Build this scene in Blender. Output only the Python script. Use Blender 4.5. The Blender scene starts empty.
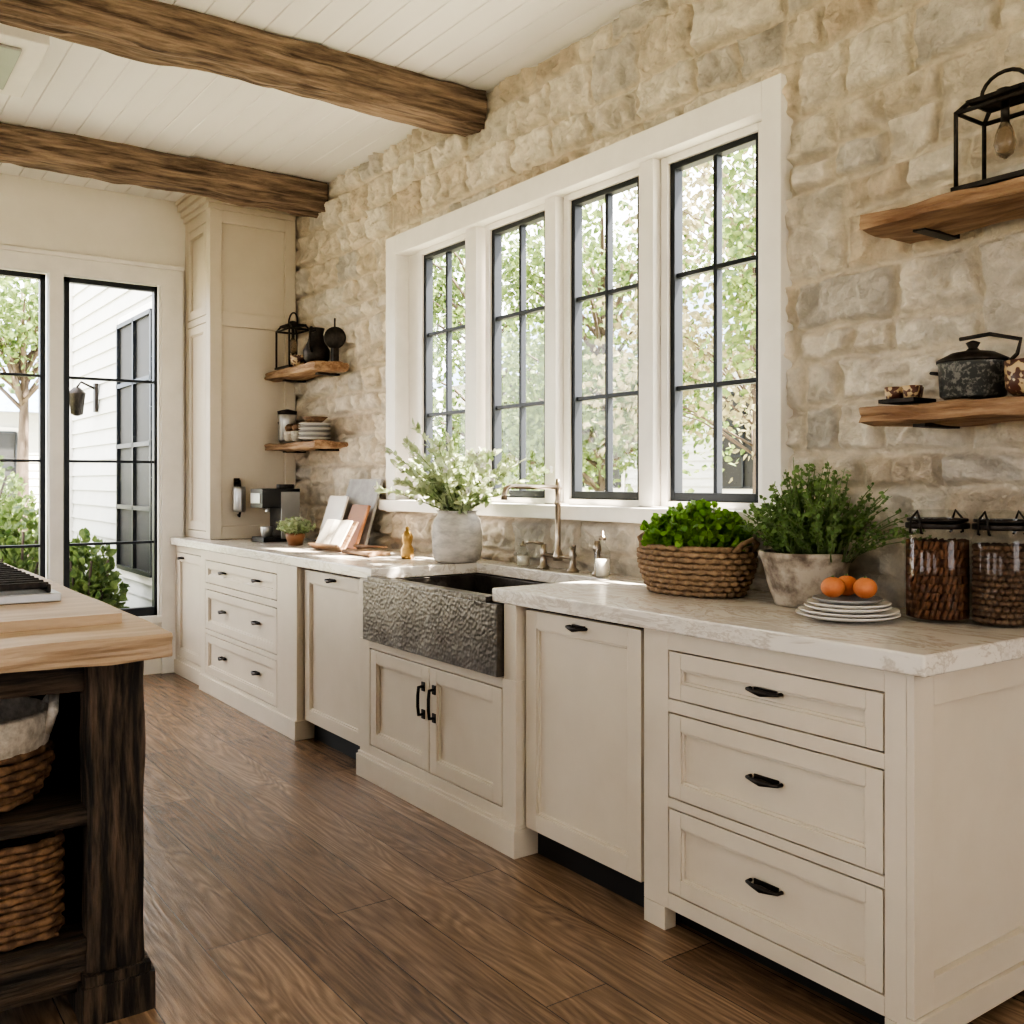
import bpy, math, random
import numpy as np
from mathutils import Vector, Matrix
random.seed(7); R=np.random.RandomState(11)
scene=bpy.context.scene
H=1.42
# ------------------------------------------------------------ materials
def nodes(name):
    m=bpy.data.materials.new(name); m.use_nodes=True
    nt=m.node_tree; b=nt.nodes['Principled BSDF']
    return m,nt,b
def pm(name,c1,c2=None,scale=(5,5,5),rough=.5,metal=0,bump=0,bscale=None,detail=6,spec=.5,ramp=(.35,.65),bd=.01,sub=0,rvar=0,trans=0,coat=0,vor=0):
    m,nt,b=nodes(name); N=nt.nodes; L=nt.links
    b.inputs['Roughness'].default_value=rough; b.inputs['Metallic'].default_value=metal
    b.inputs['Specular IOR Level'].default_value=spec
    b.inputs['Coat Weight'].default_value=coat
    c2=c2 or tuple(x*.92 for x in c1)
    tc=N.new('ShaderNodeTexCoord')
    mp=N.new('ShaderNodeMapping'); mp.inputs['Scale'].default_value=scale
    L.new(tc.outputs['Object'],mp.inputs['Vector'])
    no=N.new('ShaderNodeTexNoise'); no.inputs['Scale'].default_value=1; no.inputs['Detail'].default_value=detail
    no.inputs['Roughness'].default_value=.62
    L.new(mp.outputs[0],no.inputs['Vector'])
    cr=N.new('ShaderNodeValToRGB'); cr.color_ramp.elements[0].position=ramp[0]; cr.color_ramp.elements[1].position=ramp[1]
    cr.color_ramp.elements[0].color=(*c1,1); cr.color_ramp.elements[1].color=(*c2,1)
    L.new(no.outputs['Fac'],cr.inputs[0]); L.new(cr.outputs[0],b.inputs['Base Color'])
    if rvar:
        mr=N.new('ShaderNodeMapRange'); mr.inputs['To Min'].default_value=rough-rvar; mr.inputs['To Max'].default_value=rough+rvar
        L.new(no.outputs['Fac'],mr.inputs['Value']); L.new(mr.outputs[0],b.inputs['Roughness'])
    if bump:
        bu=N.new('ShaderNodeBump'); bu.inputs['Strength'].default_value=bump; bu.inputs['Distance'].default_value=bd
        if vor:
            n2=N.new('ShaderNodeTexVoronoi'); n2.feature='SMOOTH_F1'; n2.inputs['Scale'].default_value=vor; n2.inputs['Smoothness'].default_value=.6
            L.new(tc.outputs['Object'],n2.inputs['Vector']); L.new(n2.outputs['Distance'],bu.inputs['Height'])
        elif bscale:
            mp2=N.new('ShaderNodeMapping'); mp2.inputs['Scale'].default_value=bscale
            L.new(tc.outputs['Object'],mp2.inputs['Vector'])
            n2=N.new('ShaderNodeTexNoise'); n2.inputs['Scale'].default_value=1; n2.inputs['Detail'].default_value=8
            L.new(mp2.outputs[0],n2.inputs['Vector']); L.new(n2.outputs['Fac'],bu.inputs['Height'])
        else: L.new(no.outputs['Fac'],bu.inputs['Height'])
        L.new(bu.outputs[0],b.inputs['Normal'])
    if trans: b.inputs['Transmission Weight'].default_value=trans
    return m
def glassmat(name,tint=(1,1,1),lo=.03,hi=.5):
    m=bpy.data.materials.new(name); m.use_nodes=True; nt=m.node_tree; N=nt.nodes; L=nt.links
    N.remove(N['Principled BSDF'])
    t=N.new('ShaderNodeBsdfTransparent'); t.inputs[0].default_value=(*tint,1)
    g=N.new('ShaderNodeBsdfGlossy'); g.inputs['Roughness'].default_value=.05
    f=N.new('ShaderNodeLayerWeight'); f.inputs[0].default_value=.15
    mr=N.new('ShaderNodeMapRange'); mr.inputs['To Min'].default_value=lo; mr.inputs['To Max'].default_value=hi
    L.new(f.outputs['Facing'],mr.inputs[0])
    mx=N.new('ShaderNodeMixShader'); L.new(mr.outputs[0],mx.inputs[0]); L.new(t.outputs[0],mx.inputs[1]); L.new(g.outputs[0],mx.inputs[2])
    L.new(mx.outputs[0],N['Material Output'].inputs[0]); return m
def leafmat(name,c1,c2,tr=.35):
    m=bpy.data.materials.new(name); m.use_nodes=True; nt=m.node_tree; N=nt.nodes; L=nt.links
    b=N['Principled BSDF']; b.inputs['Roughness'].default_value=.5
    tc=N.new('ShaderNodeTexCoord'); no=N.new('ShaderNodeTexNoise'); no.inputs['Scale'].default_value=14
    L.new(tc.outputs['Object'],no.inputs['Vector'])
    cr=N.new('ShaderNodeValToRGB'); cr.color_ramp.elements[0].position=.3; cr.color_ramp.elements[1].position=.7
    cr.color_ramp.elements[0].color=(*c1,1); cr.color_ramp.elements[1].color=(*c2,1)
    L.new(no.outputs['Fac'],cr.inputs[0]); L.new(cr.outputs[0],b.inputs['Base Color'])
    t=N.new('ShaderNodeBsdfTranslucent'); L.new(cr.outputs[0],t.inputs[0])
    mx=N.new('ShaderNodeMixShader'); mx.inputs[0].default_value=tr
    L.new(b.outputs[0],mx.inputs[1]); L.new(t.outputs[0],mx.inputs[2]); L.new(mx.outputs[0],N['Material Output'].inputs[0])
    return m
M={}
M['paint']=pm('cabinet_paint',(.655,.585,.485),(.615,.545,.445),scale=(3,3,3),rough=.42,bump=.06,bscale=(60,60,60),bd=.002)
M['gapshade']=pm('painted_gap_shadow',(.08,.06,.045),rough=.8)  # near-black sheet behind the fronts, shadow of the gaps put into its colour
M['white']=pm('white_trim',(.85,.82,.77),rough=.4)
M['wall']=pm('plaster_wall',(.79,.745,.67),(.76,.715,.64),rough=.8,bump=.1,bscale=(30,30,30),bd=.003)
M['ceil']=pm('ceiling_plank',(.87,.855,.825),(.84,.825,.795),scale=(.6,6,6),rough=.42,bump=.1,bscale=(3,60,60),bd=.002)
M['black']=pm('black_steel',(.02,.024,.03),rough=.4,metal=.3)
M['iron']=pm('wrought_iron',(.02,.018,.016),(.05,.04,.035),scale=(40,40,40),rough=.45,metal=.7)
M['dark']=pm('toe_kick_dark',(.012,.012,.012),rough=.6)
M['beam']=pm('weathered_beam',(.08,.052,.037),(.36,.265,.195),scale=(30,2.4,30),rough=.85,bump=1,bscale=(60,5,60),bd=.02,ramp=(.36,.66))
M['shelf']=pm('shelf_wood',(.18,.095,.05),(.44,.30,.19),scale=(3,24,30),rough=.7,bump=.6,bscale=(4,60,60),bd=.008,ramp=(.35,.65))
M['block']=pm('butcher_block',(.52,.39,.265),(.33,.225,.14),scale=(22,2.5,22),rough=.5,bump=.3,bscale=(50,4,50),bd=.004,ramp=(.4,.75))
M['darkwood']=pm('charred_wood',(.010,.008,.006),(.13,.088,.06),scale=(40,40,4),rough=.75,bump=1,bscale=(80,80,8),bd=.014,ramp=(.42,.68),detail=10)
M['darkwoodh']=pm('charred_wood_horizontal',(.010,.008,.006),(.11,.075,.05),scale=(34,3,34),rough=.75,bump=1,bscale=(70,5,70),bd=.01,ramp=(.42,.68))
M['nickel']=pm('aged_nickel',(.42,.36,.29),(.30,.25,.20),scale=(20,20,20),rough=.28,metal=1)
M['brass']=pm('aged_brass',(.50,.33,.14),(.35,.22,.09),scale=(20,20,20),rough=.35,metal=1)
M['silver']=pm('silver_plastic',(.45,.45,.45),rough=.3,metal=.8)
M['sink']=pm('hammered_pewter',(.10,.09,.08),(.17,.155,.14),scale=(10,10,10),rough=.36,metal=.95,bump=.24,bd=.008,rvar=.06,vor=62)
M['glass']=glassmat('window_glass',lo=.02,hi=.25)
M['jarglass']=glassmat('jar_glass',(.96,.97,.96),lo=.015,hi=.4)
M['ceramic']=pm('white_ceramic',(.78,.74,.68),rough=.3,coat=.3)
M['crock']=pm('speckled_crock',(.56,.52,.47),(.30,.28,.26),scale=(9,9,22),rough=.6,bump=.3,bd=.006,ramp=(.4,.7))
M['potstone']=pm('weathered_pot',(.42,.36,.29),(.15,.115,.09),scale=(11,11,11),rough=.85,bump=.6,bd=.012,ramp=(.43,.62))
M['rope']=pm('wicker',(.33,.22,.13),(.15,.09,.05),scale=(50,50,50),rough=.75,ramp=(.35,.7))
M['ropel']=pm('wicker_brown',(.25,.145,.078),(.10,.054,.03),scale=(30,30,30),rough=.75,ramp=(.4,.6))
M['cloth']=pm('cream_cotton',(.62,.57,.50),(.36,.32,.27),scale=(40,40,40),rough=.9,bump=.4)
M['soil']=pm('soil',(.03,.02,.012),rough=1)
M['cinnamon']=pm('cinnamon_sticks',(.17,.07,.03),(.07,.028,.014),scale=(60,60,60),rough=.8)
M['nuts']=pm('nuts',(.14,.075,.042),(.07,.038,.024),scale=(60,60,60),rough=.7)
M['orange']=pm('orange_skin',(.66,.25,.10),(.52,.16,.06),scale=(14,14,14),rough=.55,bump=.2,bscale=(150,150,150),bd=.002)
M['grey']=pm('grey_stone_board',(.27,.26,.25),(.38,.37,.36),scale=(12,12,12),rough=.5)
M['paper']=pm('paper',(.72,.68,.6),(.62,.57,.48),scale=(30,30,30),rough=.8)
M['leather']=pm('brown_leather',(.26,.12,.055),rough=.5)
M['enamel']=pm('speckled_enamel',(.05,.055,.055),(.22,.22,.21),scale=(70,70,70),rough=.3,ramp=(.5,.6))
M['pattern']=pm('patterned_bowl',(.10,.04,.03),(.55,.42,.26),scale=(45,45,45),rough=.4,ramp=(.49,.53),detail=1)
M['bulb']=pm('amber_bulb',(.45,.36,.26),rough=.1,trans=.8)
M['plastic']=pm('black_plastic',(.012,.012,.013),rough=.3)
M['trunk']=pm('bark',(.07,.05,.04),(.14,.11,.085),scale=(8,8,2),rough=.9,bump=.6)
M['siding']=pm('white_siding',(.58,.58,.56),rough=.6)
M['roof']=pm('grey_roof',(.10,.14,.21),(.16,.21,.29),scale=(6,6,6),rough=.9)
M['ground']=pm('patio_ground',(.38,.35,.30),(.24,.26,.16),scale=(1,1,1),rough=.95)
M['g1']=leafmat('leaf_parsley',(.08,.20,.02),(.24,.41,.06))
M['g2']=leafmat('leaf_thyme',(.10,.18,.05),(.24,.36,.12))
M['g3']=leafmat('leaf_olive',(.28,.36,.18),(.58,.62,.42))
M['petal']=leafmat('petal_white',(.75,.74,.66),(.85,.84,.78))
M['g4']=leafmat('leaf_tree',(.045,.09,.025),(.21,.27,.09),tr=.42)
M['g5']=leafmat('leaf_tree_autumn',(.13,.12,.06),(.34,.31,.18),tr=.45)
M['stem']=pm('green_stem',(.16,.22,.08),rough=.6)
def marble():
    m,nt,b=nodes('marble_counter'); N=nt.nodes; L=nt.links
    tc=N.new('ShaderNodeTexCoord'); mp=N.new('ShaderNodeMapping'); mp.inputs['Scale'].default_value=(1.6,3.2,6); mp.inputs['Rotation'].default_value=(0,0,.3)
    L.new(tc.outputs['Object'],mp.inputs[0])
    n=N.new('ShaderNodeTexNoise'); n.inputs['Scale'].default_value=1.8; n.inputs['Detail'].default_value=12; n.inputs['Distortion'].default_value=.7; n.inputs['Roughness'].default_value=.67
    L.new(mp.outputs[0],n.inputs['Vector'])
    cr=N.new('ShaderNodeValToRGB'); e=cr.color_ramp.elements
    e[0].position=.0; e[0].color=(.54,.49,.43,1); e[1].position=1; e[1].color=(.76,.715,.65,1)
    for p,c in ((.38,(.58,.53,.47,1)),(.46,(.72,.675,.61,1)),(.495,(.52,.46,.395,1)),(.53,(.72,.675,.61,1))):
        x=e.new(p); x.color=c
    L.new(n.outputs['Fac'],cr.inputs[0]); L.new(cr.outputs[0],b.inputs['Base Color']); b.inputs['Roughness'].default_value=.22
    return m
M['marble']=marble()
def floormat():
    m,nt,b=nodes('oak_floor'); N=nt.nodes; L=nt.links
    tc=N.new('ShaderNodeTexCoord'); RH=.215
    br=N.new('ShaderNodeTexBrick'); br.offset=.37; br.inputs['Scale'].default_value=1
    br.inputs['Brick Width'].default_value=2.3; br.inputs['Row Height'].default_value=RH; br.inputs['Mortar Size'].default_value=.0018; br.inputs['Mortar Smooth'].default_value=.1
    br.inputs['Bias'].default_value=0
    br.inputs['Color1'].default_value=(.155,.096,.060,1); br.inputs['Color2'].default_value=(.275,.182,.118,1); br.inputs['Mortar'].default_value=(.05,.027,.015,1)
    L.new(tc.outputs['Object'],br.inputs['Vector'])
    sep=N.new('ShaderNodeSeparateXYZ'); L.new(tc.outputs['Object'],sep.inputs[0])
    mul=N.new('ShaderNodeMath'); mul.operation='DIVIDE'; mul.inputs[1].default_value=RH; L.new(sep.outputs[1],mul.inputs[0])
    fl=N.new('ShaderNodeMath'); fl.operation='FLOOR'; L.new(mul.outputs[0],fl.inputs[0])
    m2=N.new('ShaderNodeMath'); m2.operation='MULTIPLY'; m2.inputs[1].default_value=7.31; L.new(fl.outputs[0],m2.inputs[0])
    ad=N.new('ShaderNodeMath'); ad.operation='ADD'; L.new(sep.outputs[0],ad.inputs[0]); L.new(m2.outputs[0],ad.inputs[1])
    cb=N.new('ShaderNodeCombineXYZ'); L.new(ad.outputs[0],cb.inputs[0]); L.new(sep.outputs[1],cb.inputs[1])
    mp=N.new('ShaderNodeMapping'); mp.inputs['Scale'].default_value=(2.2,40,1); L.new(cb.outputs[0],mp.inputs[0])
    n=N.new('ShaderNodeTexNoise'); n.inputs['Scale'].default_value=1; n.inputs['Detail'].default_value=9; n.inputs['Distortion'].default_value=.6; n.inputs['Roughness'].default_value=.7
    L.new(mp.outputs[0],n.inputs['Vector'])
    mp3=N.new('ShaderNodeMapping'); mp3.inputs['Scale'].default_value=(.75,5.5,1); L.new(cb.outputs[0],mp3.inputs[0])
    n3=N.new('ShaderNodeTexNoise'); n3.inputs['Scale'].default_value=1; n3.inputs['Detail'].default_value=2; n3.inputs['Distortion'].default_value=.3; L.new(mp3.outputs[0],n3.inputs['Vector'])
    mu=N.new('ShaderNodeMath'); mu.operation='MULTIPLY'; mu.inputs[1].default_value=120; L.new(n3.outputs['Fac'],mu.inputs[0])
    sn=N.new('ShaderNodeMath'); sn.operation='SINE'; L.new(mu.outputs[0],sn.inputs[0])
    mr2=N.new('ShaderNodeMapRange'); mr2.inputs['From Min'].default_value=-1; mr2.inputs['To Min'].default_value=.80; mr2.inputs['To Max'].default_value=1.12; L.new(sn.outputs[0],mr2.inputs[0])
    mr=N.new('ShaderNodeMapRange'); mr.inputs['From Min'].default_value=.25; mr.inputs['From Max'].default_value=.75; mr.inputs['To Min'].default_value=.45; mr.inputs['To Max'].default_value=1.5
    L.new(n.outputs['Fac'],mr.inputs[0])
    mm=N.new('ShaderNodeMath'); mm.operation='MULTIPLY'; L.new(mr.outputs[0],mm.inputs[0]); L.new(mr2.outputs[0],mm.inputs[1])
    mx=N.new('ShaderNodeVectorMath'); mx.operation='SCALE'; L.new(br.outputs['Color'],mx.inputs[0]); L.new(mm.outputs[0],mx.inputs['Scale'])
    L.new(mx.outputs[0],b.inputs['Base Color'])
    b.inputs['Roughness'].default_value=.27
    bu=N.new('ShaderNodeBump'); bu.inputs['Strength'].default_value=.35; bu.inputs['Distance'].default_value=.003; L.new(mm.outputs[0],bu.inputs['Height']); L.new(bu.outputs[0],b.inputs['Normal'])
    return m
M['floor']=floormat()
def stonemat():
    m,nt,b=nodes('limestone_masonry'); N=nt.nodes; L=nt.links
    at=N.new('ShaderNodeAttribute'); at.attribute_name='Col'
    tc=N.new('ShaderNodeTexCoord')
    n=N.new('ShaderNodeTexNoise'); n.inputs['Scale'].default_value=11; n.inputs['Detail'].default_value=10; n.inputs['Roughness'].default_value=.7; L.new(tc.outputs['Object'],n.inputs['Vector'])
    mr=N.new('ShaderNodeMapRange'); mr.inputs['From Min'].default_value=.3; mr.inputs['From Max'].default_value=.7; mr.inputs['To Min'].default_value=.77; mr.inputs['To Max'].default_value=1.14; L.new(n.outputs['Fac'],mr.inputs[0])
    mx=N.new('ShaderNodeVectorMath'); mx.operation='SCALE'; L.new(at.outputs['Color'],mx.inputs[0]); L.new(mr.outputs[0],mx.inputs['Scale'])
    L.new(mx.outputs[0],b.inputs['Base Color']); b.inputs['Roughness'].default_value=.9
    n2=N.new('ShaderNodeTexNoise'); n2.inputs['Scale'].default_value=42; n2.inputs['Detail'].default_value=8; n2.inputs['Roughness'].default_value=.7; L.new(tc.outputs['Object'],n2.inputs['Vector'])
    bu=N.new('ShaderNodeBump'); bu.inputs['Strength'].default_value=1; bu.inputs['Distance'].default_value=.02; L.new(n2.outputs['Fac'],bu.inputs['Height']); L.new(bu.outputs[0],b.inputs['Normal'])
    return m
M['stone']=stonemat()
# ------------------------------------------------------------ noise
T=R.rand(256,256)
def vn(x,y,s=0):
    x=np.asarray(x,float)+s*17.3; y=np.asarray(y,float)+s*9.7
    xi=np.floor(x).astype(int); yi=np.floor(y).astype(int); fx=x-xi; fy=y-yi
    fx=fx*fx*(3-2*fx); fy=fy*fy*(3-2*fy)
    a=T[xi%256,yi%256]; b=T[(xi+1)%256,yi%256]; c=T[xi%256,(yi+1)%256]; d=T[(xi+1)%256,(yi+1)%256]
    return (a*(1-fx)+b*fx)*(1-fy)+(c*(1-fx)+d*fx)*fy-.5
def fbm(x,y,s=0,o=4):
    r=0;a=1
    for i in range(o): r=r+a*vn(x*2**i,y*2**i,s+i*3); a*=.5
    return r
# ------------------------------------------------------------ builder
class B:
    def __init__(s): s.v=[];s.f=[];s.mi=[];s.sm=[];s.mats=[];s.M=None
    def mid(s,m):
        if m not in s.mats: s.mats.append(m)
        return s.mats.index(m)
    def add(s,vs,fs,m,smooth=False):
        o=len(s.v); k=s.mid(m)
        if s.M is not None: vs=[tuple(s.M@Vector(v)) for v in vs]
        s.v.extend([tuple(map(float,v)) for v in vs])
        for f in fs: s.f.append(tuple(i+o for i in f)); s.mi.append(k); s.sm.append(smooth)
    def box(s,x0,x1,y0,y1,z0,z1,m):
        x0,x1=min(x0,x1),max(x0,x1); y0,y1=min(y0,y1),max(y0,y1)
        v=[(x0,y0,z0),(x1,y0,z0),(x1,y1,z0),(x0,y1,z0),(x0,y0,z1),(x1,y0,z1),(x1,y1,z1),(x0,y1,z1)]
        s.add(v,[(0,3,2,1),(4,5,6,7),(0,1,5,4),(1,2,6,5),(2,3,7,6),(3,0,4,7)],m)
    def lathe(s,cx,cy,pr,m,seg=32,sx=1,sy=1,smooth=True,wob=0,cap=True):
        vs=[];fs=[]
        for j,(r,z) in enumerate(pr):
            for i in range(seg):
                a=2*math.pi*i/seg; rr=r*(1+wob*float(vn(i*.7,j*.7,3)))
                vs.append((cx+rr*sx*math.cos(a),cy+rr*sy*math.sin(a),z))
        for j in range(len(pr)-1):
            for i in range(seg):
                k=(i+1)%seg; fs.append((j*seg+i,j*seg+k,(j+1)*seg+k,(j+1)*seg+i))
        if cap:
            fs.append(tuple(reversed(range(seg)))); fs.append(tuple((len(pr)-1)*seg+i for i in range(seg)))
        s.add(vs,fs,m,smooth)
    def tube(s,path,r,m,seg=8,closed=False,smooth=True):
        P=[Vector(p) for p in path]; n=len(P); vs=[];fs=[]
        rs=r if isinstance(r,(list,tuple)) else [r]*n
        ref=None
        for i in range(n):
            if closed: t=(P[(i+1)%n]-P[i-1])
            else: t=(P[min(i+1,n-1)]-P[max(i-1,0)])
            t.normalize() if t.length>0 else None
            if ref is None:
                ref=Vector((0,0,1)) if abs(t.z)<.9 else Vector((1,0,0))
            u=ref-t*ref.dot(t)
            if u.length<1e-4: u=t.orthogonal()
            u.normalize(); w=t.cross(u); ref=u
            for k in range(seg):
                a=2*math.pi*k/seg; vs.append(tuple(P[i]+(u*math.cos(a)+w*math.sin(a))*rs[i]))
        m_=n if closed else n-1
        for i in range(m_):
            j=(i+1)%n
            for k in range(seg):
                l=(k+1)%seg; fs.append((i*seg+k,i*seg+l,j*seg+l,j*seg+k))
        if not closed:
            fs.append(tuple(reversed(range(seg)))); fs.append(tuple((n-1)*seg+k for k in range(seg)))
        s.add(vs,fs,m,smooth)
    def sphere(s,c,r,m,seg=16,sc=(1,1,1)):
        pr=[(max(r*math.sin(math.pi*j/10),.0004),-r*math.cos(math.pi*j/10)) for j in range(11)]
        vs=[];fs=[]
        for rr,z in pr:
            for i in range(seg):
                a=2*math.pi*i/seg; vs.append((c[0]+rr*math.cos(a)*sc[0],c[1]+rr*math.sin(a)*sc[1],c[2]+z*sc[2]))
        for j in range(10):
            for i in range(seg):
                k=(i+1)%seg; fs.append((j*seg+i,j*seg+k,(j+1)*seg+k,(j+1)*seg+i))
        s.add(vs,fs,m,True)
    def rough(s,axis,a0,a1,c,w,h,m,amp=.008,step=.04,seed=0,n=7,freq=3.):
        per=[]
        for k in range(n): per.append((-.5+k/n,-.5))
        for k in range(n): per.append((.5,-.5+k/n))
        for k in range(n): per.append((.5-k/n,.5))
        for k in range(n): per.append((-.5,.5-k/n))
        ns=max(3,int((a1-a0)/step)); P=len(per); vs=[];fs=[]
        for i in range(ns+1):
            a=a0+(a1-a0)*i/ns
            for k,(p,q) in enumerate(per):
                d=fbm(a*freq,k*.55 if k<P/2 else (P-k)*.55+9,seed,3)*amp*2
                corner=abs(abs(p)-.5)<.01 and abs(abs(q)-.5)<.01
                l=math.hypot(p,q); g=d-(amp*.9 if corner else 0)
                x=c[0]+p*w+ (p/l)*g; y=c[1]+q*h+(q/l)*g
                if axis=='x': vs.append((a,x,y))
                elif axis=='y': vs.append((x,a,y))
                else: vs.append((x,y,a))
        for i in range(ns):
            for k in range(P):
                l=(k+1)%P; fs.append((i*P+k,i*P+l,(i+1)*P+l,(i+1)*P+k))
        fs.append(tuple(range(P))); fs.append(tuple(ns*P+k for k in reversed(range(P))))
        s.add(vs,fs,m,False)
    def leaves(s,pos,dr,size,m,wr=.28):
        pos=np.asarray(pos,float); dr=np.asarray(dr,float); n=len(pos)
        dr/= (np.linalg.norm(dr,axis=1,keepdims=True)+1e-9)
        rd=R.randn(n,3); sd=np.cross(dr,rd); sd/=np.linalg.norm(sd,axis=1,keepdims=True)+1e-9
        nn=np.cross(dr,sd); L=(size*(.7+.6*R.rand(n)))[:,None]; 
        q=np.stack([pos,pos+dr*L*.3-sd*L*wr+nn*L*.05,pos+dr*L*.7-sd*L*wr*.8,pos+dr*L-nn*L*.12,pos+dr*L*.7+sd*L*wr*.8,pos+dr*L*.3+sd*L*wr+nn*L*.05],1).reshape(-1,3)
        o=len(s.v); k=s.mid(m); s.v.extend(map(tuple,q.tolist()))
        for i in range(n):
            s.f.append(tuple(o+i*6+j for j in range(6))); s.mi.append(k); s.sm.append(False)
    def obj(s,name,bevel=0,seg=2,recalc=False):
        me=bpy.data.meshes.new(name); V=np.array(s.v)
        lo=V.min(0); hi=V.max(0); c=np.array([(lo[0]+hi[0])/2,(lo[1]+hi[1])/2,lo[2]])
        me.from_pydata((V-c).tolist(),[],s.f)
        for m in s.mats: me.materials.append(M[m])
        me.polygons.foreach_set('material_index',s.mi); me.polygons.foreach_set('use_smooth',s.sm)
        me.update()
        import bmesh
        if len(s.f)<30000:
            bm=bmesh.new(); bm.from_mesh(me); bmesh.ops.recalc_face_normals(bm,faces=bm.faces); bm.to_mesh(me); bm.free()
        ob=bpy.data.objects.new(name,me); scene.collection.objects.link(ob); ob.location=c.tolist()
        if bevel:
            b=ob.modifiers.new('bevel','BEVEL'); b.width=bevel; b.segments=seg; b.limit_method='ANGLE'; b.angle_limit=math.radians(40)
        return ob
# ------------------------------------------------------------ room shell
b=B(); b.box(-7.6,3.4,-6.7,.15,-.1,0,'floor'); b.obj('floor')
b=B()
y=-6.5
while y<.03:
    b.box(-7.4,3.2,y+.0015,min(y+.1365,.03),3.50,3.53,'ceil'); y+=.138
b.box(-7.6,3.4,-6.7,.15,3.508,3.6,'ceil'); b.obj('ceiling',bevel=.003,seg=1)
b=B(); b.box(-7.6,3.4,-6.7,-6.5,0,.9,'wall'); b.box(-7.6,3.4,-6.7,-6.5,2.6,3.5,'wall'); b.box(-7.6,-5.2,-6.7,-6.5,.9,2.6,'wall'); b.box(1.8,3.4,-6.7,-6.5,.9,2.6,'wall')
b.box(-3.6,-2.2,-6.7,-6.5,.9,2.6,'wall'); b.box(-.8,.2,-6.7,-6.5,.9,2.6,'wall'); b.obj('wall_back_unseen')  # unseen wall, added with openings that control the fill light
b=B(); b.box(3.2,3.4,-6.5,-2.2,0,3.5,'wall'); b.box(3.2,3.4,-.2,.02,0,3.5,'wall'); b.box(3.2,3.4,-2.2,-.2,3.0,3.5,'wall'); b.box(3.2,3.4,-2.2,-.2,0,1.2,'wall'); b.obj('wall_right_unseen')  # unseen wall added to cut side fill; opening lets light graze the stone
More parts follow.
